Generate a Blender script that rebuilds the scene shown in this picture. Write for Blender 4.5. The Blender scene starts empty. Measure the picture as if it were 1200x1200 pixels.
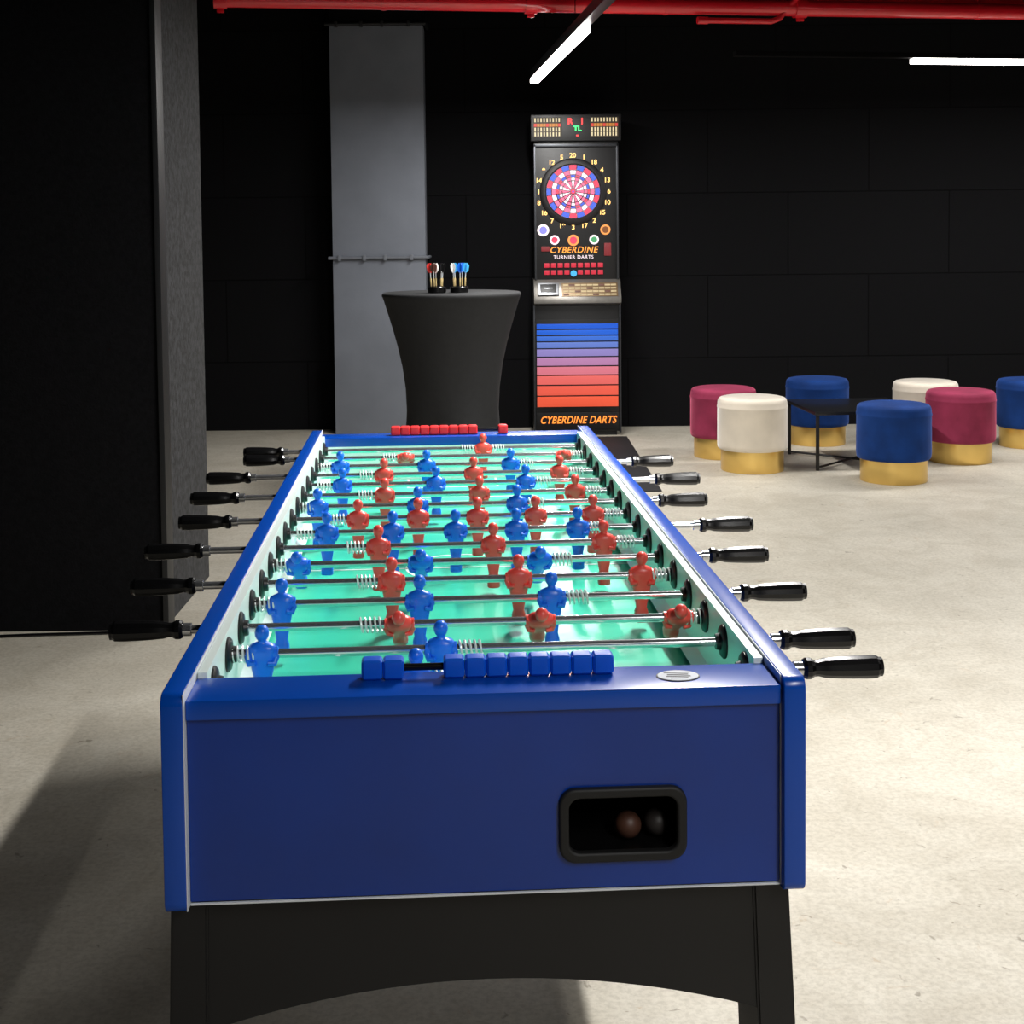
import bpy, bmesh, math, random
from mathutils import Matrix, Vector
random.seed(7)
scene=bpy.context.scene
try: scene.view_settings.view_transform='Standard'
except Exception as e: print(e)
COL=scene.collection

# ---------------------------------------------------------------- materials
def lin(c):
    o=[]
    for v in c:
        v=v/255.0
        o.append(v/12.92 if v<=0.04045 else ((v+0.055)/1.055)**2.4)
    return (o[0],o[1],o[2],1.0)
MATS={}
def mat(name,rgb,rough=0.5,metal=0.0,noise=0.0,nscale=20.0,bump=0.0,bscale=200.0,emit=0.0,coat=0.0,sheen=0.0,spec=0.5):
    if name in MATS: return MATS[name]
    m=bpy.data.materials.new(name);m.use_nodes=True
    nt=m.node_tree;b=nt.nodes['Principled BSDF']
    c=lin(rgb)
    b.inputs['Base Color'].default_value=c
    b.inputs['Roughness'].default_value=rough
    b.inputs['Metallic'].default_value=metal
    b.inputs['Specular IOR Level'].default_value=spec
    if coat: b.inputs['Coat Weight'].default_value=coat
    if sheen:
        b.inputs['Sheen Weight'].default_value=sheen
        b.inputs['Sheen Roughness'].default_value=0.35
        b.inputs['Sheen Tint'].default_value=(min(1,c[0]*2+.1),min(1,c[1]*2+.1),min(1,c[2]*2+.1),1)
    if emit:
        b.inputs['Emission Color'].default_value=c
        b.inputs['Emission Strength'].default_value=emit
    tc=nt.nodes.new('ShaderNodeTexCoord')
    if noise>0:
        n=nt.nodes.new('ShaderNodeTexNoise');n.inputs['Scale'].default_value=nscale;n.inputs['Detail'].default_value=5
        nt.links.new(tc.outputs['Object'],n.inputs['Vector'])
        r=nt.nodes.new('ShaderNodeValToRGB')
        r.color_ramp.elements[0].position=.3;r.color_ramp.elements[1].position=.7
        r.color_ramp.elements[0].color=(c[0]*(1-noise),c[1]*(1-noise),c[2]*(1-noise),1)
        r.color_ramp.elements[1].color=(min(1,c[0]*(1+noise)),min(1,c[1]*(1+noise)),min(1,c[2]*(1+noise)),1)
        nt.links.new(n.outputs['Fac'],r.inputs['Fac'])
        nt.links.new(r.outputs['Color'],b.inputs['Base Color'])
    if bump>0:
        n2=nt.nodes.new('ShaderNodeTexNoise');n2.inputs['Scale'].default_value=bscale;n2.inputs['Detail'].default_value=3
        nt.links.new(tc.outputs['Object'],n2.inputs['Vector'])
        bp=nt.nodes.new('ShaderNodeBump');bp.inputs['Strength'].default_value=bump;bp.inputs['Distance'].default_value=0.002
        nt.links.new(n2.outputs['Fac'],bp.inputs['Height'])
        nt.links.new(bp.outputs['Normal'],b.inputs['Normal'])
    MATS[name]=m
    return m

def concrete():
    m=bpy.data.materials.new('polished_concrete');m.use_nodes=True
    nt=m.node_tree;b=nt.nodes['Principled BSDF'];L=nt.links
    tc=nt.nodes.new('ShaderNodeTexCoord')
    def noise(s,d=6,rough=.6,dist=0):
        n=nt.nodes.new('ShaderNodeTexNoise');n.inputs['Scale'].default_value=s;n.inputs['Detail'].default_value=d
        n.inputs['Roughness'].default_value=rough;n.inputs['Distortion'].default_value=dist
        L.new(tc.outputs['Object'],n.inputs['Vector']);return n
    def ramp(src,stops):
        r=nt.nodes.new('ShaderNodeValToRGB');e=r.color_ramp.elements
        e[0].position,e[0].color=stops[0];e[1].position,e[1].color=stops[1]
        for p,c in stops[2:]:
            k=e.new(p);k.color=c
        L.new(src,r.inputs['Fac']);return r
    def mult(a,bb,f):
        m1=nt.nodes.new('ShaderNodeMix');m1.data_type='RGBA';m1.blend_type='MULTIPLY';m1.inputs[0].default_value=f
        L.new(a,m1.inputs[6]);L.new(bb,m1.inputs[7]);return m1.outputs[2]
    a=ramp(noise(.9,7,.6,.4).outputs['Fac'],[(.32,lin((188,182,168))),(.68,lin((213,207,193)))])
    fine=ramp(noise(70,4,.7).outputs['Fac'],[(.36,(.74,.73,.71,1)),(.58,(1,1,1,1))])
    mid=ramp(noise(4.2,8,.72,1.4).outputs['Fac'],[(.38,(.84,.82,.79,1)),(.60,(1,1,1,1))])
    col=mult(a.outputs['Color'],mid.outputs['Color'],.8)
    col=mult(col,fine.outputs['Color'],.75)
    pit=ramp(noise(28,3,.5,.8).outputs['Fac'],[(.26,(.5,.48,.45,1)),(.31,(1,1,1,1))])
    col=mult(col,pit.outputs['Color'],.8)
    sc=ramp(noise(5,9,.75,3.0).outputs['Fac'],[(.61,(0,0,0,1)),(.69,(1,1,1,1))])
    m3=nt.nodes.new('ShaderNodeMix');m3.data_type='RGBA';m3.blend_type='MIX'
    mul=nt.nodes.new('ShaderNodeMath');mul.operation='MULTIPLY';mul.inputs[1].default_value=.42
    L.new(sc.outputs['Color'],mul.inputs[0]);L.new(mul.outputs[0],m3.inputs[0])
    L.new(col,m3.inputs[6]);m3.inputs[7].default_value=lin((170,140,104))
    L.new(m3.outputs[2],b.inputs['Base Color'])
    rr=nt.nodes.new('ShaderNodeMapRange');rr.inputs[3].default_value=.38;rr.inputs[4].default_value=.62
    L.new(noise(2.5).outputs['Fac'],rr.inputs[0]);L.new(rr.outputs[0],b.inputs['Roughness'])
    bp=nt.nodes.new('ShaderNodeBump');bp.inputs['Strength'].default_value=.1;bp.inputs['Distance'].default_value=.003
    L.new(noise(60).outputs['Fac'],bp.inputs['Height']);L.new(bp.outputs['Normal'],b.inputs['Normal'])
    return m

def acoustic():
    m=bpy.data.materials.new('black_acoustic_panels');m.use_nodes=True
    nt=m.node_tree;b=nt.nodes['Principled BSDF'];L=nt.links
    g=nt.nodes.new('ShaderNodeNewGeometry');sp=nt.nodes.new('ShaderNodeSeparateXYZ')
    L.new(g.outputs['Position'],sp.inputs[0])
    ax=nt.nodes.new('ShaderNodeMath');ax.operation='ADD';ax.inputs[1].default_value=-1.656+12.0
    az=nt.nodes.new('ShaderNodeMath');az.operation='ADD';az.inputs[1].default_value=.10
    L.new(sp.outputs[0],ax.inputs[0]);L.new(sp.outputs[2],az.inputs[0])
    cb=nt.nodes.new('ShaderNodeCombineXYZ');L.new(ax.outputs[0],cb.inputs[0]);L.new(az.outputs[0],cb.inputs[1])
    br=nt.nodes.new('ShaderNodeTexBrick');br.offset=.5;br.offset_frequency=2
    br.inputs['Scale'].default_value=1;br.inputs['Brick Width'].default_value=1.19;br.inputs['Row Height'].default_value=.61
    br.inputs['Mortar Size'].default_value=.004;br.inputs['Mortar Smooth'].default_value=.1
    br.inputs['Color1'].default_value=lin((19,19,21));br.inputs['Color2'].default_value=lin((21,21,23));br.inputs['Mortar'].default_value=lin((4,4,5))
    L.new(cb.outputs[0],br.inputs['Vector'])
    n=nt.nodes.new('ShaderNodeTexNoise');n.inputs['Scale'].default_value=60;n.inputs['Detail'].default_value=4
    L.new(g.outputs['Position'],n.inputs['Vector'])
    mx=nt.nodes.new('ShaderNodeMix');mx.data_type='RGBA';mx.blend_type='MULTIPLY';mx.inputs[0].default_value=.5
    L.new(br.outputs['Color'],mx.inputs[6]);L.new(n.outputs['Color'],mx.inputs[7])
    L.new(mx.outputs[2],b.inputs['Base Color'])
    b.inputs['Roughness'].default_value=.95;b.inputs['Specular IOR Level'].default_value=.12
    return m

# ---------------------------------------------------------------- mesh helpers
def bm_add(dst,src,mi=0,M=None):
    if M is not None: bmesh.ops.transform(src,matrix=M,verts=src.verts)
    for f in src.faces: f.material_index=mi
    me=bpy.data.meshes.new('tmp');src.to_mesh(me);src.free()
    dst.from_mesh(me);bpy.data.meshes.remove(me)
def box(dst,x0,x1,y0,y1,z0,z1,bev=0.0,mi=0,M=None,seg=2):
    b=bmesh.new();bmesh.ops.create_cube(b,size=1)
    for v in b.verts: v.co=Vector(((x0+x1)/2+v.co.x*(x1-x0),(y0+y1)/2+v.co.y*(y1-y0),(z0+z1)/2+v.co.z*(z1-z0)))
    if bev>0: bmesh.ops.bevel(b,geom=b.edges[:],offset=bev,segments=seg,profile=.7,affect='EDGES')
    bm_add(dst,b,mi,M)
def lathe(dst,prof,n=40,mi=0,M=None,cap=True,sx=1,sy=1):
    b=bmesh.new();rings=[]
    for r,z in prof:
        rings.append([b.verts.new((r*sx*math.cos(2*math.pi*k/n),r*sy*math.sin(2*math.pi*k/n),z)) for k in range(n)])
    for i in range(len(rings)-1):
        for k in range(n):
            b.faces.new((rings[i][k],rings[i][(k+1)%n],rings[i+1][(k+1)%n],rings[i+1][k]))
    if cap:
        b.faces.new(rings[0][::-1]);b.faces.new(rings[-1])
    bm_add(dst,b,mi,M)
def tube(dst,pts,r,n=10,mi=0,cap=True):
    b=bmesh.new();rings=[];pts=[Vector(p) for p in pts]
    up=Vector((0,0,1));t0=(pts[1]-pts[0]).normalized()
    if abs(t0.dot(up))>.95: up=Vector((1,0,0))
    nrm=(up-t0*up.dot(t0)).normalized()
    for i,p in enumerate(pts):
        if i==0:t=pts[1]-pts[0]
        elif i==len(pts)-1:t=pts[-1]-pts[-2]
        else:t=pts[i+1]-pts[i-1]
        t.normalize();nrm=(nrm-t*nrm.dot(t)).normalized();bn=t.cross(nrm)
        rr=r[i] if isinstance(r,(list,tuple)) else r
        rings.append([b.verts.new(p+(nrm*math.cos(2*math.pi*k/n)+bn*math.sin(2*math.pi*k/n))*rr) for k in range(n)])
    for i in range(len(rings)-1):
        for k in range(n): b.faces.new((rings[i][k],rings[i][(k+1)%n],rings[i+1][(k+1)%n],rings[i+1][k]))
    if cap: b.faces.new(rings[0][::-1]);b.faces.new(rings[-1])
    bmesh.ops.recalc_face_normals(b,faces=b.faces[:])
    bm_add(dst,b,mi)
def curve_mesh(setup,typ):
    cu=bpy.data.curves.new('c',typ);setup(cu)
    ob=bpy.data.objects.new('c',cu);COL.objects.link(ob)
    dg=bpy.context.evaluated_depsgraph_get();dg.update()
    me=bpy.data.meshes.new_from_object(ob.evaluated_get(dg))
    bpy.data.objects.remove(ob);bpy.data.curves.remove(cu)
    return me
def add_mesh(dst,me,mi,M):
    b=bmesh.new();b.from_mesh(me);bpy.data.meshes.remove(me)
    bm_add(dst,b,mi,M)
def extr(dst,outlines,depth,mi=0,M=Matrix.Identity(4),bev=0.0):
    def s(cu):
        cu.dimensions='2D';cu.fill_mode='BOTH';cu.extrude=depth/2-bev;cu.bevel_depth=bev;cu.bevel_resolution=2;cu.offset=-bev
        for o in outlines:
            sp=cu.splines.new('POLY');sp.points.add(len(o)-1)
            for i,p in enumerate(o): sp.points[i].co=(p[0],p[1],0,1)
            sp.use_cyclic_u=True
    add_mesh(dst,curve_mesh(s,'CURVE'),mi,M)
def text(dst,txt,size,mi,M,shear=0,ext=.0006,off=0,sx=1,space=1.0):
    def s(cu):
        cu.body=txt;cu.size=size;cu.align_x='CENTER';cu.align_y='CENTER';cu.extrude=ext;cu.shear=shear;cu.offset=off;cu.space_character=space
    add_mesh(dst,curve_mesh(s,'FONT'),mi,M@Matrix.Diagonal((sx,1,1,1)))
def rrect(x0,x1,y0,y1,r,n=6):
    o=[]
    for cx,cy,a in ((x1-r,y1-r,0),(x0+r,y1-r,90),(x0+r,y0+r,180),(x1-r,y0+r,270)):
        for k in range(n+1):
            t=math.radians(a+90*k/n);o.append((cx+r*math.cos(t),cy+r*math.sin(t)))
    return o
def XZ(y): return Matrix.Translation((0,y,0))@Matrix.Rotation(math.pi/2,4,'X')
def YZ(x): return Matrix.Translation((x,0,0))@Matrix(((0,0,1,0),(1,0,0,0),(0,1,0,0),(0,0,0,1)))
def finish(bm,name,mats,parent=None,loc=(0,0,0),rot=(0,0,0),smooth=35,**props):
    me=bpy.data.meshes.new(name);bm.to_mesh(me);bm.free()
    for m in mats: me.materials.append(m)
    if smooth:
        for p in me.polygons:p.use_smooth=True
        me.set_sharp_from_angle(angle=math.radians(smooth))
    ob=bpy.data.objects.new(name,me);COL.objects.link(ob)
    ob.location=loc;ob.rotation_euler=rot
    if parent: ob.parent=parent
    for k,v in props.items(): ob[k]=v
    return ob
def empty(name,loc,rotz=0,parent=None,**props):
    ob=bpy.data.objects.new(name,None);COL.objects.link(ob);ob.empty_display_size=.1
    ob.location=loc;ob.rotation_euler=(0,0,rotz)
    if parent: ob.parent=parent
    for k,v in props.items(): ob[k]=v
    return ob
def dup(ob,parent=None,loc=None,rot=None):
    o=ob.copy();COL.objects.link(o)
    if parent is not None:o.parent=parent
    if loc is not None:o.location=loc
    if rot is not None:o.rotation_euler=rot
    return o

M_black=mat('matte_black_laminate',(14,14,16),.5,noise=.15,nscale=6)
M_blacksat=mat('satin_black_plastic',(12,12,13),.25)
M_blue=mat('blue_laminate',(0,72,176),.26,noise=.04,nscale=3)
M_navy=mat('navy_laminate',(0,52,142),.18,noise=.14,nscale=4)
M_white=mat('white_edging',(225,230,235),.4)
M_inner=mat('white_inner_wall',(228,240,236),.3)
M_green=mat('turquoise_playfield',(64,214,176),.3,noise=.03,nscale=3,spec=.4)
M_line=mat('white_field_line',(235,250,242),.35)
M_chrome=mat('polished_chrome',(222,224,227),.14,.88)
M_steel=mat('brushed_steel',(150,152,156),.35,.9,noise=.1,nscale=40)
M_pblue=mat('blue_player_plastic',(28,116,246),.32)
M_pred=mat('red_player_plastic',(255,86,76),.32)
M_spring=mat('white_spring_wire',(235,238,236),.3,.2)
M_disc=mat('black_nylon_bearing',(16,18,18),.4)

# ---------------------------------------------------------------- room
def struct(name,x0,x1,y0,y1,z0,z1,m):
    b=bmesh.new();box(b,x0,x1,y0,y1,z0,z1)
    return finish(b,name,[m],smooth=0,kind='structure')
M_ac=acoustic()
M_ceil=mat('black_ceiling_paint',(10,10,11),.9,noise=.2,nscale=8,spec=.1)
CEIL=3.3
struct('floor',-6,7,-4,10.25,-.1,0,concrete())
struct('ceiling',-6,7,-4,10.25,CEIL,CEIL+.1,M_ceil)
struct('wall_back',-6,7,10.15,10.25,0,CEIL,M_ac)
struct('wall_right',6.9,7,-4,10.15,0,CEIL,M_ac)
struct('wall_front',-6,6.9,-4,-3.9,0,CEIL,M_ac)
struct('wall_left',-6,-5.9,-3.9,10.15,0,CEIL,M_ac)
struct('wall_partition',-5.9,-1.235,4.95,5.03,0,CEIL,mat('black_partition_panel',(13,13,15),.9,noise=.35,nscale=70,bump=.5,bscale=120,spec=.12))
M_pil=mat('dark_grey_rough_concrete',(46,47,50),.85,noise=.75,nscale=45,bump=.8,bscale=110)
b=bmesh.new();box(b,-1.95,-1.235,5.03,5.74,0,CEIL,.004)
finish(b,'wall_pillar',[M_pil],kind='structure')
b=bmesh.new();box(b,-1.235,-1.215,4.94,5.035,0,CEIL,.003)
finish(b,'trim_1',[mat('dark_metal_corner_trim',(30,31,33),.5,.3)],kind='structure')
M_col=mat('grey_painted_column',(122,127,137),.8,noise=.07,nscale=5,bump=.2,bscale=60)
b=bmesh.new();box(b,-1.19,-.52,9.9,10.15,0,2.94,.004)
finish(b,'wall_column',[M_col],kind='structure')
b=bmesh.new();box(b,-1.19,-.52,9.9,10.15,2.94,CEIL,.004)
finish(b,'trim_2',[M_ceil],kind='structure')

M_cond=mat('grey_conduit_plastic',(112,116,124),.45)
def conduit(name,z,m,label):
    r=empty(name,(-.86,9.88,z),label=label,category='conduit',group='conduits clipped across the column')
    b=bmesh.new();tube(b,[(-.36,0,0),(.36,0,0)],.012,12)
    tube(b,[(.345,0,0),(.36,.03,0),(.36,.26,0)],.012,12)
    finish(b,'conduit_tube',[m],r)
    for x in (-.28,-.1,.05,.24):
        b=bmesh.new();box(b,x-.012,x+.012,-.018,.02,-.02,.02,.004);finish(b,'conduit_clip',[m],r)
conduit('conduit',1.28,M_cond,'grey plastic conduit clipped across the grey column at mid height')
conduit('conduit',2.95,mat('black_conduit',(28,29,31),.5),'black conduit clipped across the top of the grey column')

# ---------------------------------------------------------------- lamps
M_emit=mat('white_lamp_diffuser',(255,250,244),.4,emit=14)
M_house=mat('anthracite_lamp_profile',(70,72,76),.4,.6)
M_house2=mat('black_lamp_profile',(5,5,6),.8,spec=.1)
def lamp(p0,p1,z,segs,label,house=None,hh=.055,name='linear_ceiling_lamp'):
    v=Vector((p1[0]-p0[0],p1[1]-p0[1],0));Ln=v.length
    ang=math.atan2(-v.x,v.y)
    r=empty(name,(p0[0],p0[1],z),ang,label=label,category='ceiling lamp',group='linear lamps under the black ceiling')
    b=bmesh.new();box(b,-.026,.026,0,Ln,.0,hh,.003);finish(b,'lamp_housing',[house or M_house],r)
    for a,c,power in segs:
        b=bmesh.new();box(b,-.026,.026,a,c,-.032,-.001,.006)
        finish(b,'lamp_diffuser',[M_emit],r)
        ld=bpy.data.lights.new('lamp_light','AREA');ld.shape='RECTANGLE';ld.size=.05;ld.size_y=c-a;ld.energy=power*(c-a)
        ld.color=(1.0,.98,.95)
        lo=bpy.data.objects.new('lamp_light',ld);COL.objects.link(lo);lo.parent=r;lo.location=(0,(a+c)/2,-.036)
    k=max(2,int(Ln/1.6)+1)
    for i in range(k):
        y=.25+(Ln-.5)*i/(k-1)
        b=bmesh.new();tube(b,[(0,y,hh-.005),(0,y,CEIL-z)],.0025,6);lathe(b,[(.03,CEIL-z-.02),(.03,CEIL-z)],16,M=Matrix.Translation((0,y,0)))
        finish(b,'suspension_wire',[M_house2],r)
def along(y): return .25+(8.99-y)*.0852
lamp((along(8.99),8.99),(along(-3),-3),2.45,[(0,2.24,34),(4.8,6.0,82),(8.6,10.4,28)],'long anthracite linear lamp with white diffusers running above the football table')
lamp((1.38,7.98),(5.4,8.62),2.45,[(1.09,3.4,28)],'black linear lamp with white diffuser above the velvet stools',M_house2,.03)
lamp((3.6,6.2),(4.0,-1.0),2.45,[(.2,2.4,15),(3.9,6.0,6)],'anthracite linear lamp hanging over the open concrete floor')

# ---------------------------------------------------------------- red pipes
M_red=mat('glossy_red_pipe_paint',(226,30,44),.22,coat=.5)
r=empty('sprinkler_pipe',(-1.5,7.46,2.72),label='glossy red steel sprinkler pipe with couplings under the ceiling',category='pipe')
d=Vector((4.9,.78,0));ang=math.atan2(d.y,d.x);r.rotation_euler=(0,0,ang)
b=bmesh.new();tube(b,[(0,0,0),(5.6,0,0)],.046,24);finish(b,'main_pipe',[M_red],r)
b=bmesh.new();tube(b,[(.0,.07,.078),(5.6,.07,.078)],.036,20);finish(b,'secondary_pipe',[M_red],r)
for x in (.02,1.72,3.3,5.3):
    b=bmesh.new();tube(b,[(x-.035,0,0),(x+.035,0,0)],.056,24);box(b,x-.02,x+.02,-.012,.012,.045,.075,.003)
    box(b,x-.02,x+.02,-.012,.012,-.075,-.045,.003)
    finish(b,'pipe_coupling',[M_red],r)
for x in (.9,2.5,4.4):
    b=bmesh.new();tube(b,[(x-.012,0,0),(x+.012,0,0)],.05,24);tube(b,[(x,0,.045),(x,0,CEIL-2.72)],.005,8)
    finish(b,'pipe_hanger',[M_red],r)
b=bmesh.new();tube(b,[(2.72,-.02,-.08),(3.12,-.02,-.08),(3.17,-.02,-.062),(3.2,-.02,-.02),(3.33,-.06,.12),(3.45,-.1,.3),(3.47,-.1,CEIL-2.72)],.017,12)
tube(b,[(2.68,-.02,-.08),(2.74,-.02,-.08)],.022,12)
finish(b,'branch_pipe',[M_red],r)

# ---------------------------------------------------------------- football table
T=empty('football_table',(-.0185,1.594,0),.0532,label='long blue table football table with many chrome rods and black handles',category='table football')
L=2.17;H=.9;ZB=.642
for s in (-1,1):
    b=bmesh.new()
    x0=s*.367
    extr(b,[rrect(-.010,L+.010,ZB-.004,H,.014)],.026,0,YZ(x0),bev=.0015)
    finish(b,'side_panel',[M_blue],T)
    b=bmesh.new()
    box(b,min(s*.3541,s*.3530),max(s*.3541,s*.3530),-.0092 if s<0 else .006,L+.0092,ZB,H-.0005,0)
    finish(b,'white_edge_strip',[M_white],T)
    b=bmesh.new();xa,xb=sorted((s*.352,s*.340))
    box(b,xa,xb,.085,L-.085,.77,H-.004,.001)
    bb=bmesh.new()
    vs=[bb.verts.new(p) for p in [(s*.341,.09,.775),(s*.341,L-.09,.775),(s*.341,L-.09,.80),(s*.341,.09,.80),(s*.325,.09,.782),(s*.325,L-.09,.782)]]
    bb.faces.new((vs[3],vs[2],vs[5],vs[4]));bm_add(b,bb,0)
    finish(b,'inner_wall',[M_inner],T)
for (ya,yb,nm) in ((.000,.085,0),(L-.085,L-.004,1)):
    b=bmesh.new();box(b,-.3525,.3525,ya,yb,.866,.889,.0015);finish(b,'end_board',[M_blue],T)
    b=bmesh.new()
    ywall=(yb-.014,yb) if nm==0 else (ya,ya+.014)
    box(b,-.351,.351,ywall[0],ywall[1],.77,.866)
    finish(b,'end_wall',[M_inner],T)
b=bmesh.new()
hx0,hx1,hz0,hz1=.093,.231,.687,.761
extr(b,[rrect(-.3525,.3525,ZB+.004,.866,.001,1),rrect(hx0-.004,hx1+.004,hz0-.004,hz1+.004,.018)],.014,0,XZ(.014))
finish(b,'front_panel',[M_navy],T)
b=bmesh.new();extr(b,[rrect(-.3515,.3515,ZB+.004,.868,.001,1)],.014,0,XZ(L-.019));finish(b,'rear_panel',[M_navy],T)
b=bmesh.new();box(b,-.353,.353,.012,L-.012,ZB+.004,ZB+.016);finish(b,'bottom_panel',[M_black],T)
b=bmesh.new();box(b,-.352,.352,.0035,.0065,ZB+.001,ZB+.003);finish(b,'white_edge_strip',[M_white],T)
br_=empty('ball_return',(0,0,0),parent=T)
b=bmesh.new();extr(b,[rrect(hx0-.008,hx1+.008,hz0-.008,hz1+.008,.02),rrect(hx0+.004,hx1-.004,hz0+.004,hz1-.004,.013)],.012,0,XZ(.005),bev=.003)
finish(b,'return_frame',[mat('black_rubber_frame',(15,15,16),.6)],br_)
M_tray=mat('dark_return_tray',(11,11,12),.2)
b=bmesh.new()
box(b,hx0,hx1,.011,.16,hz0-.004,hz0+.001);box(b,hx0,hx1,.011,.16,hz1,hz1+.004);box(b,hx0-.004,hx0,.011,.16,hz0,hz1)
box(b,hx1,hx1+.004,.011,.16,hz0,hz1);box(b,hx0,hx1,.155,.16,hz0,hz1)
finish(b,'return_tray',[M_tray],br_)
for i,(x,y) in enumerate(((.174,.046),(.211,.052))):
    b=bmesh.new();bmesh.ops.create_uvsphere(b,u_segments=24,v_segments=14,radius=.0165)
    o=finish(b,'table_football_ball',[mat('orange_football_plastic',(74,46,34),.5,noise=.1) if i==0 else mat('grey_football_plastic',(48,44,42),.5,noise=.1)],None,label='small orange plastic ball resting in the dark ball return' if i==0 else 'small grey plastic ball resting in the dark ball return' ,category='ball',group='balls in the ball return')
    c,s_=math.cos(.0532),math.sin(.0532)
    o.location=(-.0185+c*x-s_*y,1.594+s_*x+c*y,hz0+.001+.0165)
# playfield
b=bmesh.new();box(b,-.340,.340,.086,L-.086,.765,.775,0,0)
zf=.7756
def ring(b,cx,cy,r0,r1,a0,a1,z,mi,n=48):
    bb=bmesh.new();pr=None
    for k in range(n+1):
        t=math.radians(a0+(a1-a0)*k/n)
        p=(bb.verts.new((cx+r0*math.cos(t),cy+r0*math.sin(t),z)),bb.verts.new((cx+r1*math.cos(t),cy+r1*math.sin(t),z)))
        if pr: bb.faces.new((pr[0],pr[1],p[1],p[0]))
        pr=p
    bm_add(b,bb,mi)
def strip(b,x0,x1,y0,y1,z,mi):
    bb=bmesh.new();bb.faces.new([bb.verts.new(p) for p in ((x0,y0,z),(x1,y0,z),(x1,y1,z),(x0,y1,z))]);bm_add(b,bb,mi)
mid=L/2
ring(b,0,mid,.105,.112,0,360,zf,1);strip(b,-.33,.33,mid-.0035,mid+.0035,zf,1);ring(b,0,mid,.0001,.008,0,360,zf,1,16)
for e in (0,1):
    def Y(v): return .09+v if e==0 else L-.09-v
    for (hw,dp) in ((.20,.26),(.12,.12)):
        ya,yb=sorted((Y(dp),Y(dp+.007)));strip(b,-hw,hw,ya,yb,zf,1)
        ya,yb=sorted((Y(0),Y(dp)))
        for s in (-1,1):
            xa,xb=sorted((s*hw,s*(hw-.006)));strip(b,xa,xb,ya,yb,zf+.0001,1)
    if e==0: ring(b,0,Y(.2),.115,.121,32,148,zf+.0002,1)
    else: ring(b,0,Y(.2),.115,.121,212,328,zf+.0002,1)
finish(b,'playfield',[M_green,M_line],T,smooth=0)
# leg frames
def apron_outline():
    o=[(-.345,ZB+.006),(-.345,.47)]
    for k in range(21):
        x=-.325+.65*k/20;o.append((x,.480+.047*(1-(x/.325)**2)))
    o+=[(.345,.47),(.345,ZB+.006)]
    return o
for k,(ya,yb) in enumerate(((.022,.142),(L-.142,L-.022))):
    lf=empty('leg_frame',(0,0,0),parent=T)
    yy=ya+.016 if k==0 else yb-.016
    b=bmesh.new();extr(b,[apron_outline()],.022,0,XZ(yy));finish(b,'apron',[M_black],lf)
    for s in (-1,1):
        b=bmesh.new()
        bb=bmesh.new();bmesh.ops.create_cube(bb,size=1)
        for v in bb.verts:
            top=v.co.z>0
            out=(.368 if s>0 else .379) if top else .398
            w=.044 if top else .052
            x=s*(out if v.co.x*s>0 else out-w)
            v.co=Vector((x,(ya+yb)/2+v.co.y*(yb-ya),ZB-.004 if top else .03))
        bmesh.ops.bevel(bb,geom=bb.edges[:],offset=.003,segments=2,affect='EDGES')
        bm_add(b,bb,0);finish(b,'leg',[M_black],lf)
        b=bmesh.new();lathe(b,[(.020,0),(.024,.004),(.024,.02),(.012,.024),(.012,.034)],24,M=Matrix.Translation((s*.372,(ya+yb)/2,0)));finish(b,'foot',[M_blacksat],lf)
M_sticker=mat('silver_sticker',(176,182,192),.5)
M_ink=mat('dark_sticker_print',(20,24,34),.6)
b=bmesh.new();lathe(b,[(1,.0),(1,.0010)],32,1,Matrix.Translation((.236,.042,.889))@Matrix.Diagonal((.0265,.0205,1,1)))
lathe(b,[(1,.0),(1,.0014)],32,0,Matrix.Translation((.236,.042,.889))@Matrix.Diagonal((.0250,.0190,1,1)))
for i,(w,yy) in enumerate(((.016,.0100),(.013,.0025),(.015,-.004),(.011,-.0105))):
    strip(b,.236-w,.236+w,.042+yy-.0020,.042+yy+.0020,.8906,1)
finish(b,'oval_badge',[M_sticker,M_ink],T)

def player_mesh():
    b=bmesh.new()
    prof=[(-.079,.0095,.0085,4),(-.077,.0115,.0105,4),(-.062,.0112,.0098,4),(-.054,.0088,.0066,3),(-.036,.0118,.0072,3),(-.022,.0148,.0090,3),(-.008,.0172,.0115,3.2),(.003,.0182,.0120,3.2),
          (.009,.0185,.0112,3),(.0125,.0165,.0095,2.6),(.0150,.0105,.0078,2.2),(.0170,.0060,.0060,2),(.0195,.0056,.0060,2),(.0215,.0074,.0078,2),(.0255,.0093,.0098,2),(.0305,.0099,.0104,2),(.0350,.0086,.0092,2),(.0385,.0056,.0062,2),(.0398,.0020,.0024,2)]
    n=20;rings=[]
    for z,hx,hy,p in prof:
        rg=[]
        for k in range(n):
            t=2*math.pi*k/n;c,s=math.cos(t),math.sin(t)
            rr=(abs(c)**p+abs(s)**p)**(-1/p)
            rg.append(b.verts.new((hx*rr*c,hy*rr*s,z)))
        rings.append(rg)
    for i in range(len(rings)-1):
        for k in range(n): b.faces.new((rings[i][k],rings[i][(k+1)%n],rings[i+1][(k+1)%n],rings[i+1][k]))
    b.faces.new(rings[0][::-1]);b.faces.new(rings[-1])
    for s in (-1,1):
        tube(b,[(s*.0165,0,.0095),(s*.0195,-.003,-.002),(s*.0165,-.0105,-.011),(s*.008,-.0125,-.009)],[.0046,.005,.0042,.0034],10)
    tube(b,[(-.0215,0,0),(.0215,0,0)],.0088,14)
    return b
protoB=finish(player_mesh(),'blue_player_figure',[M_pblue],smooth=50)
protoR=finish(player_mesh(),'red_player_figure',[M_pred],smooth=50)
b=bmesh.new();pts=[]
turns=5;Ls=.034
for k in range(turns*14+1):
    t=2*math.pi*k/14;pts.append((Ls*k/(turns*14),.0105*math.cos(t),.0105*math.sin(t)))
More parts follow.
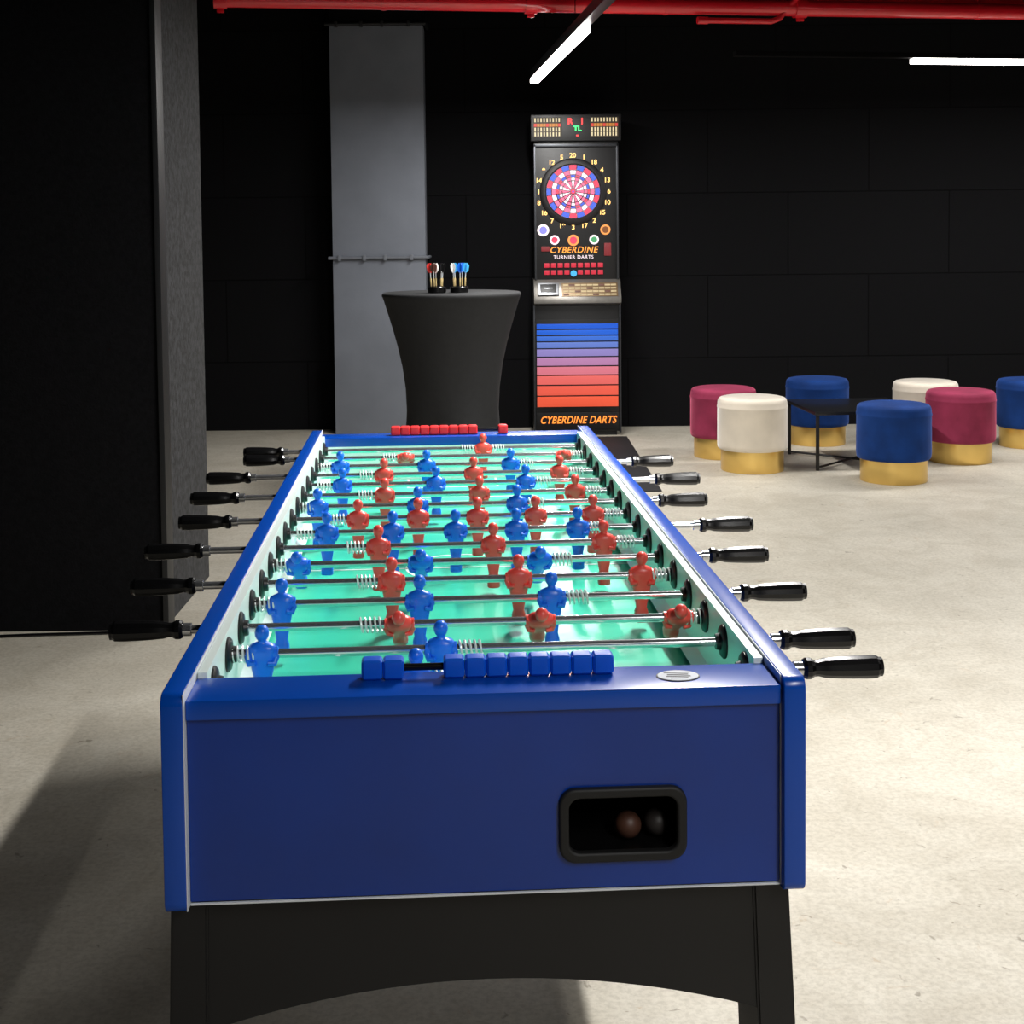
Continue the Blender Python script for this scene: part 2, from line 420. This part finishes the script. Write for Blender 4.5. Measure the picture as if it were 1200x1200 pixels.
tube(b,pts,.0015,6);protoS=finish(b,'spring',[M_spring])
b=bmesh.new()
lathe(b,[(.0085,0),(.0120,.0015),(.0140,.005),(.0138,.011),(.0108,.016),(.0105,.021),(.0128,.029),(.0140,.045),(.0148,.065),(.0152,.085),(.0150,.097),(.0125,.101),(.0125,.1045),(.008,.1055)],12,0,Matrix.Rotation(math.pi/2,4,'Y'))
protoH=finish(b,'handle',[M_blacksat],smooth=25)
b=bmesh.new();lathe(b,[(.0095,0),(.0095,.012),(.0075,.014)],16,0,Matrix.Rotation(math.pi/2,4,'Y'));protoF=finish(b,'handle_ferrule',[M_chrome])
b=bmesh.new();lathe(b,[(.0235,0),(.0235,.003),(.020,.006),(.012,.007),(.0105,.013),(.0072,.013)],28,0,Matrix.Rotation(math.pi/2,4,'Y'));protoD=finish(b,'rod_bearing',[M_disc])
rods=[
 ('b',1,.519,[-.084],0),
 ('b',1,.522,[-.293,-.051],4),
 ('r',-1,-.526,[-.110,.096,.299],58),
 ('b',1,.525,[-.293,-.081,.124],-4),
 ('r',-1,-.549,[-.127,.081,.285],5),
 ('b',1,.528,[-.291,-.080,.126],52),
 ('r',-1,-.577,[-.157,.052,.255],0),
 ('b',1,.562,[-.259,-.134,-.014,.103,.221],-5),
 ('r',-1,-.561,[-.206,-.086,.033,.150,.266],3),
 ('b',1,.525,[-.296,-.087,.121],0),
 ('r',-1,-.580,[-.160,.047,.257],15),
 ('b',1,.560,[-.259,-.047,.158],-6),
 ('r',-1,-.586,[-.169,.043,.248],0),
 ('b',1,.544,[-.279,-.068,.139],10),
 ('r',-1,-.532,[-.121,.284],75),
 ('r',-1,-.548,[.082],0)]
ZR=.866
for i,(c,s,tip,xs,tilt) in enumerate(rods):
    y=.1288+.1256*i
    inner=tip-s*.1055
    b=bmesh.new()
    tube(b,[(-s*.345,0,0),(inner+s*.012,0,0)],.0062,20)
    rod=finish(b,'rod',[M_chrome],T,(0,y,ZR))
    rz=0 if s>0 else math.pi
    dup(protoH,rod,(inner,0,0),(0,0,rz));dup(protoF,rod,(inner-s*.011,0,0),(0,0,rz))
    for x in xs: dup(protoB if c=='b' else protoR,rod,(x,0,0),(math.radians(tilt),0,0))
    dup(protoS,rod,(max(xs[0]-.058,-.335),0,0),(0,0,0));dup(protoS,rod,(min(xs[-1]+.024,.30),0,0),(0,0,0))
    for ss in (-1,1):
        dup(protoD,T,(ss*.3405,y,ZR),(0,0,0 if ss<0 else math.pi))
for p in (protoB,protoR,protoS,protoH,protoF,protoD): bpy.data.objects.remove(p)
def counter(y,z,xs,x0,x1,m,nm,rodm):
    sc=empty('score_counter',(0,y,z),parent=T)
    b=bmesh.new();tube(b,[(x0,0,0),(x1,0,0)],.0045,12)
    finish(b,'counter_rod',[rodm],sc)
    b=bmesh.new();box(b,-.0130,.0130,-.0125,.0125,-.0125,.0125,.0075,seg=3);p=finish(b,nm,[m],sc,(xs[0],0,0),smooth=20)
    for x in xs[1:]: dup(p,sc,(x,0,0))
counter(.066,.9018,[-.137,-.111]+[-.037+.0262*k for k in range(8)],-.148,.158,mat('blue_counter_cube',(10,92,220),.35),'blue_counter_cube',M_blacksat)
counter(L-.045,.9018,[-.151+.0262*k for k in range(9)]+[.141],-.16,.152,mat('red_counter_cube',(236,48,50),.35),'red_counter_cube',M_blacksat)

# ---------------------------------------------------------------- bistro table
M_cloth=mat('black_stretch_fabric',(36,37,39),.8,noise=.12,nscale=30,bump=.3,bscale=500,sheen=.2)
r=empty('bistro_table',(-.27,7.96,0),.3,label='round high bistro table in a black stretch fabric cover',category='table')
b=bmesh.new()
prof=[(0.395,1.105),(.403,1.098),(.405,1.088),(.398,1.075),(.375,1.0),(.345,.90),(.318,.80),(.292,.68),(.274,.55),(.264,.42),(.262,.32),(.272,.2),(.30,.1),(.345,.03),(.365,.012)]
n=64;rings=[]
for i,(rr,z) in enumerate(prof):
    w=max(0,1-z/.5)**1.2
    rings.append([b.verts.new(((rr*(1+.22*w*math.cos(4*2*math.pi*k/n)))*math.cos(2*math.pi*k/n),(rr*(1+.22*w*math.cos(4*2*math.pi*k/n)))*math.sin(2*math.pi*k/n),z)) for k in range(n)])
for i in range(len(rings)-1):
    for k in range(n): b.faces.new((rings[i+1][k],rings[i+1][(k+1)%n],rings[i][(k+1)%n],rings[i][k]))
b.faces.new(rings[0])
finish(b,'fabric_cover',[M_cloth],r,smooth=50)
b=bmesh.new();lathe(b,[(.385,1.075),(.385,1.1)],48);tube(b,[(0,0,.05),(0,0,1.08)],.03,16);finish(b,'table_frame',[M_steel],r)
for k in range(4):
    a=k*math.pi/2
    b=bmesh.new();tube(b,[(0,0,.12),(.2*math.cos(a),.2*math.sin(a),.09),(.4*math.cos(a),.4*math.sin(a),.028)],.016,10)
    lathe(b,[(.026,0),(.03,.012),(.02,.03)],16,M=Matrix.Translation((.4*math.cos(a),.4*math.sin(a),0)))
    finish(b,'foot',[M_blacksat],r)
FL={'red':(225,50,45),'white':(240,240,236),'blue':(20,110,225),'cyan':(70,185,235),'black':(25,25,26),'brown':(90,55,45)}
def holder(x,y,cols,label,a0):
    h=empty('dart_holder',(x,y,1.105),label=label,category='dart holder',group='round dart holders on the bistro table')
    b=bmesh.new();lathe(b,[(.050,0),(.053,.004),(.053,.03),(.048,.036)],32);finish(b,'holder_base',[M_blacksat],h)
    for k,cn in enumerate(cols):
        a=2*math.pi*k/len(cols)+a0;rr=.033
        px,py=x+rr*math.cos(a),y+rr*math.sin(a)
        dd=empty('dart',(px,py,1.141),a,label=cn+' flighted dart standing in a round black holder',category='dart',group='darts standing in the holders')
        dd.rotation_euler=(0,.06,a)
        b=bmesh.new();lathe(b,[(.001,0),(.0042,.004),(.005,.045),(.0025,.05)],12);finish(b,'barrel',[mat('brass_barrel',(225,200,140),.4,.3)],dd)
        b=bmesh.new();lathe(b,[(.0028,.048),(.0028,.09)],8);finish(b,'shaft',[M_white],dd)
        b=bmesh.new()
        for q in range(4):
            extr(b,[[(0,.075),(.016,.09),(.020,.12),(.010,.135),(0,.132)]],.0012,0,Matrix.Rotation(q*math.pi/2+.4,4,'Z')@XZ(0))
        finish(b,'flight',[mat('flight_'+cn,FL[cn],.4,emit=.15)],dd,smooth=0)
holder(-.350,7.86,['black','white','red','brown','black'],'round black holder with red, white and black darts',.5)
holder(-.222,7.88,['blue','cyan','white','blue','cyan'],'round black holder with blue and white darts',1.1)

# ---------------------------------------------------------------- dart machine
MX,MY=.56,9.925
D=empty('dart_machine',(MX,MY,0),0,label='black electronic dart machine with blue to red striped cabinet',category='dart machine')
F=-.225
M_cab=mat('black_cabinet',(14,14,16),.4)
M_frame=mat('dark_steel_frame',(70,72,76),.35,.8)
b=bmesh.new();box(b,-.305,.305,F+.012,.215,.03,.93,.006);box(b,-.28,.28,F+.03,.2,0,.035)
finish(b,'cabinet_body',[M_cab],D)
for s in (-1,1):
    b=bmesh.new()
    xa,xb=sorted((s*.311,s*.298));box(b,xa,xb,F,.216,.02,.95,.003)
    finish(b,'side_trim',[M_frame],D)
b=bmesh.new()
cols=[(22,84,200),(28,90,200),(50,100,196),(90,116,192),(132,122,184),(170,120,164),(204,112,130),(218,98,94),(224,88,70),(228,86,58)]
ms=[M_cab]
box(b,-.294,.294,F+.004,F+.013,.17,.83,.002,0)
hs=[8,8,8,9,11,12,12,13,14,15];tot=sum(hs);z=.80;sc_=.60/tot
for i,hh in enumerate(hs):
    hh*=sc_
    box(b,-.288,.288,F-.001,F+.006,z-hh+.009,z,.001,i+1);z-=hh
    ms.append(mat('stripe_%s'%'abcdefghijkl'[i],cols[i],.35,emit=.35))
finish(b,'striped_front_panel',ms,D)
M_or=mat('orange_lettering',(242,146,56),.4,emit=.9)
M_out=mat('dark_orange_outline',(150,60,20),.4,emit=.6)
b=bmesh.new();box(b,-.294,.294,F+.004,F+.013,.05,.168,.002,0)
text(b,'CYBERDINE DARTS',.072,2,XZ(F+.0035)@Matrix.Translation((0,.112,0)),.3,off=.0030,sx=.83,space=1.06)
text(b,'CYBERDINE DARTS',.072,1,XZ(F+.0020)@Matrix.Translation((0,.112,0)),.3,off=.0008,sx=.83,space=1.06)
finish(b,'nameplate',[M_cab,M_or,M_out],D)
b=bmesh.new()
extr(b,[[(F+.01,.93),(F-.085,.95),(F-.085,.985),(F-.01,1.10),(F+.01,1.115),(.2,1.115),(.2,.93)]],.615,0,YZ(0),bev=.003)
finish(b,'control_shelf',[mat('brushed_aluminium_shelf',(120,117,112),.35,.6,noise=.1,nscale=30)],D)
Msl=Matrix.Translation((0,F-.0475,1.0425))@Matrix.Rotation(math.atan2(.115,.075),4,'X')
b=bmesh.new()
box(b,-.28,-.13,-.05,.05,.0,.02,.006,0,Msl);box(b,-.262,-.15,-.03,.035,.02,.026,.004,1,Msl);box(b,-.235,-.175,-.004,.004,.026,.029,.001,0,Msl)
finish(b,'coin_acceptor',[M_steel,M_cab],D)
b=bmesh.new()
box(b,-.11,.285,-.055,.055,.0,.004,.001,0,Msl)
for a in range(4):
    for c in range(9):
        box(b,-.10+c*.042,-.10+c*.042+.038,-.048+a*.026,-.048+a*.026+.014,.004,.006,.0005,1+((a*3+c)%5==0),Msl)
finish(b,'instruction_plate',[mat('copper_plate',(120,98,70),.4,.4),mat('cream_label',(185,166,126),.5),mat('brown_label',(95,60,45),.5)],D)
b=bmesh.new();box(b,-.296,.296,F+.02,.2,1.10,2.09,.005);finish(b,'upper_body',[M_cab],D)
b=bmesh.new()
for s in (-1,1):
    xa,xb=sorted((s*.298,s*.284));box(b,xa,xb,F-.004,F+.04,1.115,2.07,.003)
box(b,-.298,.298,F-.004,F+.02,2.05,2.07,.003)
finish(b,'frame_trim',[M_frame],D)
bx,bz=-.022,1.735
bo=empty('dart_board',(bx,F+.018,bz),parent=D)
b=bmesh.new();lathe(b,[(.235,0),(.235,.008),(.225,.016),(.198,.018),(.193,.012)],64,0,XZ(0));finish(b,'catch_ring',[mat('black_catch_ring',(22,20,22),.5)],bo)
E=.62
bm_w=mat('board_white',(238,222,230),.5,emit=E);bm_b=mat('board_blue',(58,84,190),.5,emit=E);bm_r=mat('board_red',(216,56,84),.5,emit=E);bm_p=mat('board_pink',(222,96,132),.5,emit=E)
b=bmesh.new()
radii=[(.020,.074),(.080,.097),(.103,.117),(.123,.150),(.156,.188)]
for k in range(20):
    for j,(r0,r1) in enumerate(radii):
        g=.0026
        bb=bmesh.new();a0=math.radians(90+18*k-9);a1=math.radians(90+18*k+9);nn=4;vs0=[];vs1=[]
        for q in range(nn+1):
            for rr,arr in ((r0,vs0),(r1,vs1)):
                da=g/rr;t=a0+da+(a1-a0-2*da)*q/nn
                arr.append(bb.verts.new((rr*math.cos(t),rr*math.sin(t),.014)))
        for q in range(nn): bb.faces.new((vs0[q],vs1[q],vs1[q+1],vs0[q+1]))
        if j==4: mi=(1 if k%2 else 2)
        elif j==2: mi=(2 if k%2 else 1)
        else: mi=0 if k%2==0 else 3
        bm_add(b,bb,mi,XZ(0))
lathe(b,[(.017,.012),(.017,.016)],24,2,XZ(0));lathe(b,[(.007,.016),(.007,.018)],16,1,XZ(0))
lathe(b,[(.190,.008),(.190,.012)],48,4,XZ(0))
finish(b,'board_segments',[bm_w,bm_b,bm_r,bm_p,mat('board_spider',(225,200,212),.5,emit=.4)],bo,smooth=0)
b=bmesh.new()
for k,nm in enumerate([20,1,18,4,13,6,10,15,2,17,3,19,7,16,8,11,14,9,12,5]):
    a=math.radians(90-18*k);text(b,str(nm),.046,0,XZ(-.0)@Matrix.Translation((.254*math.cos(a),.254*math.sin(a),.003)),off=.0012)
finish(b,'number_ring',[mat('amber_numbers',(240,190,110),.4,emit=1.2)],bo,smooth=0)
b=bmesh.new()
def badge(x,z,r_,m1,m2):
    lathe(b,[(r_,0),(r_,.004)],24,m1,XZ(F+.02)@Matrix.Translation((x,z,0)));lathe(b,[(r_*.65,.004),(r_*.65,.006)],20,m2,XZ(F+.02)@Matrix.Translation((x,z,0)))
badge(-.235,1.465,.042,0,1);badge(.205,1.465,.036,2,3);badge(-.022,1.392,.040,2,4);badge(-.155,1.395,.034,0,4);badge(.125,1.395,.034,0,5)
finish(b,'round_badges',[bm_w,mat('badge_violet',(120,120,200),.5,emit=.5),mat('badge_orange',(225,140,70),.5,emit=.6),mat('badge_brown',(120,70,30),.5,emit=.2),bm_r,mat('badge_green',(60,140,90),.5,emit=.5)],D)
b=bmesh.new();text(b,'CYBERDINE',.062,0,XZ(F+.0185)@Matrix.Translation((-.022,1.322,0)),.25,off=.0007,sx=.95,space=1.12)
text(b,'TURNIER DARTS',.036,1,XZ(F+.0185)@Matrix.Translation((-.022,1.272,0)),.0,off=.0,sx=.95,space=1.15)
finish(b,'title_lettering',[M_or,bm_w],D,smooth=0)
b=bmesh.new()
for i in range(9):
    for j in range(2):
        if j==1 and i==4: continue
        x=-.022-.19+i*.0475;zz=1.215-.050*j
        box(b,x-.018,x+.018,F+.006,F+.021,zz-.016,zz+.016,.003,0)
lathe(b,[(.022,0),(.022,.02)],20,1,XZ(F+.02)@Matrix.Translation((-.022,1.157,0)))
finish(b,'push_buttons',[mat('red_button',(190,40,60),.35,emit=.3),mat('cyan_button',(60,150,220),.35,emit=.8)],D)
b=bmesh.new()
box(b,-.25,-.19,F+.01,F+.0215,1.315,1.35,.003,0);box(b,.195,.245,F+.01,F+.0215,1.28,1.37,.003,0)
finish(b,'token_slot',[mat('badge_dark_red',(120,30,35),.5,emit=.2)],D)
b=bmesh.new();box(b,-.318,.318,F-.02,.2,2.09,2.275,.008);finish(b,'scoreboard_box',[M_cab],D)
for s in (-1,1):
    b=bmesh.new()
    cx=s*.2
    box(b,cx-.10,cx+.10,F-.024,F-.019,2.115,2.255,.001,0)
    for rr in range(4):
        for c in range(9):
            x=cx-.095+c*.0212;z=2.124+rr*.033
            if rr==2: box(b,x,x+.019,F-.026,F-.023,z,z+.022,.0,2 if c%4 else 3)
            else: box(b,x+.003,x+.013,F-.026,F-.023,z,z+.027,.0,1)
    finish(b,'score_grid',[mat('grid_back',(52,40,24),.5,emit=.1),mat('grid_cream',(215,200,160),.5,emit=.5),mat('grid_orange',(190,120,50),.5,emit=.5),mat('grid_red',(200,60,50),.5,emit=.6)],D,smooth=0)
b=bmesh.new()
text(b,'R   1',.06,0,XZ(F-.021)@Matrix.Translation((0,2.225,0)),off=.0015)
text(b,'TL',.05,1,XZ(F-.021)@Matrix.Translation((.01,2.175,0)),off=.0015);text(b,'-',.05,0,XZ(F-.021)@Matrix.Translation((.01,2.132,0)),off=.002)
finish(b,'digit_display',[mat('led_red',(255,50,50),.4,emit=2.2),mat('led_green',(50,255,110),.4,emit=2.2)],D,smooth=0)

b=bmesh.new();box(b,.19,.90,7.55,9.62,0,.006,.002)
finish(b,'dart_mat',[mat('black_rubber_mat',(26,27,29),.7,noise=.2,nscale=30)],label='long black rubber mat on the floor before the dart machine',category='mat')

# ---------------------------------------------------------------- stools
M_gold=mat('brushed_gold_metal',(240,204,122),.3,.88,noise=.08,nscale=3)
def velvet(n,c,nz): return mat('velvet_'+n,c,.75,noise=nz,nscale=6,sheen=.9,bump=.15,bscale=300,spec=.2)
V={'burgundy':velvet('burgundy',(150,52,82),.28),'white':velvet('white',(226,216,200),.08),'blue':velvet('blue',(14,54,118),.3)}
def stool(x,y,c,label,rot):
    r=empty('stool',(x,y,0),rot,label=label,category='stool',group='round velvet stools around the coffee table')
    b=bmesh.new()
    prof=[(.186,.128),(.200,.130),(.207,.138),(.209,.16),(.209,.376),(.2115,.382),(.2115,.388),(.209,.394),(.208,.412),(.204,.428),(.194,.438),(.175,.443),(.12,.446),(.02,.447)]
    n=72;rings=[]
    for rr,z in prof:
        rings.append([b.verts.new(((rr+.0014*math.cos(24*2*math.pi*k/n)*(z<.375 and z>.14))*math.cos(2*math.pi*k/n),(rr+.0014*math.cos(24*2*math.pi*k/n)*(z<.375 and z>.14))*math.sin(2*math.pi*k/n),z)) for k in range(n)])
    for i in range(len(rings)-1):
        for k in range(n): b.faces.new((rings[i][k],rings[i][(k+1)%n],rings[i+1][(k+1)%n],rings[i+1][k]))
    b.faces.new(rings[0][::-1]);b.faces.new(rings[-1])
    finish(b,'seat',[V[c]],r,smooth=40)
    b=bmesh.new();lathe(b,[(.186,0),(.188,.003),(.188,.128),(.18,.13)],72);finish(b,'base_band',[M_gold],r)
stool(1.44,8.76,'burgundy','burgundy velvet drum stool with gold base behind the white one',.4)
stool(1.53,8.24,'white','off-white velvet drum stool with gold base on the open floor',.1)
stool(2.16,9.26,'blue','blue velvet drum stool with gold base behind the coffee table',.9)
stool(2.27,7.84,'blue','blue velvet drum stool with gold base at the coffee table edge',1.3)
stool(2.82,9.02,'white','off-white velvet drum stool with gold base beyond the burgundy one',.2)
stool(2.87,8.48,'burgundy','burgundy velvet drum stool with gold base beside the coffee table',2.0)
stool(3.52,9.05,'blue','blue velvet drum stool with gold base standing apart',.7)
ct=empty('coffee_table',(2.20,8.50,0),.06,label='low square black metal coffee table between the velvet stools',category='coffee table')
b=bmesh.new();box(b,-.33,.33,-.33,.33,.335,.355,.003);finish(b,'table_top',[mat('black_metal_top',(24,24,26),.3)],ct)
M_leg=mat('black_metal_leg',(16,16,18),.45)
for sx_ in (-1,1):
    for sy_ in (-1,1):
        b=bmesh.new();box(b,sx_*.31-.009,sx_*.31+.009,sy_*.31-.009,sy_*.31+.009,0,.336,.001);finish(b,'leg',[M_leg],ct)
b=bmesh.new()
for s in (-1,1): tube(b,[(-.31*s,-.31,.018),(.31*s,.31,.018)],.007,8)
finish(b,'cross_brace',[M_leg],ct)

b=bmesh.new();tube(b,[(-2.6,4.6,.006),(-2.2,4.78,.006),(-1.9,4.86,.006),(-1.7,4.885,.006),(-1.45,4.90,.006),(-1.35,4.91,.006)],.006,8)
finish(b,'power_cable',[M_blacksat],label='thin black cable lying on the floor along the partition',category='cable')

# ---------------------------------------------------------------- world + camera
w=bpy.data.worlds.new('World');scene.world=w;w.use_nodes=True
w.node_tree.nodes['Background'].inputs[0].default_value=(.5,.52,.55,1);w.node_tree.nodes['Background'].inputs[1].default_value=.05
pitch,roll=.0514,-.0105
f=Vector((0,math.cos(pitch),-math.sin(pitch)));u=Vector((0,math.sin(pitch),math.cos(pitch)));rr=Vector((1,0,0))
c,s=math.cos(roll),math.sin(roll)
r2=rr*c+u*s;u2=-rr*s+u*c
cam=bpy.data.cameras.new('camera');co=bpy.data.objects.new('camera',cam);COL.objects.link(co)
m=Matrix((( r2.x,u2.x,-f.x,0),(r2.y,u2.y,-f.y,0),(r2.z,u2.z,-f.z,1.4286),(0,0,0,1)))
co.matrix_world=m
cam.sensor_width=36;cam.sensor_fit='HORIZONTAL';cam.lens=1605.75/1200*36;cam.shift_x=16.28/1200;cam.shift_y=-241/1200
cam.clip_start=.05;cam.clip_end=60
scene.camera=co
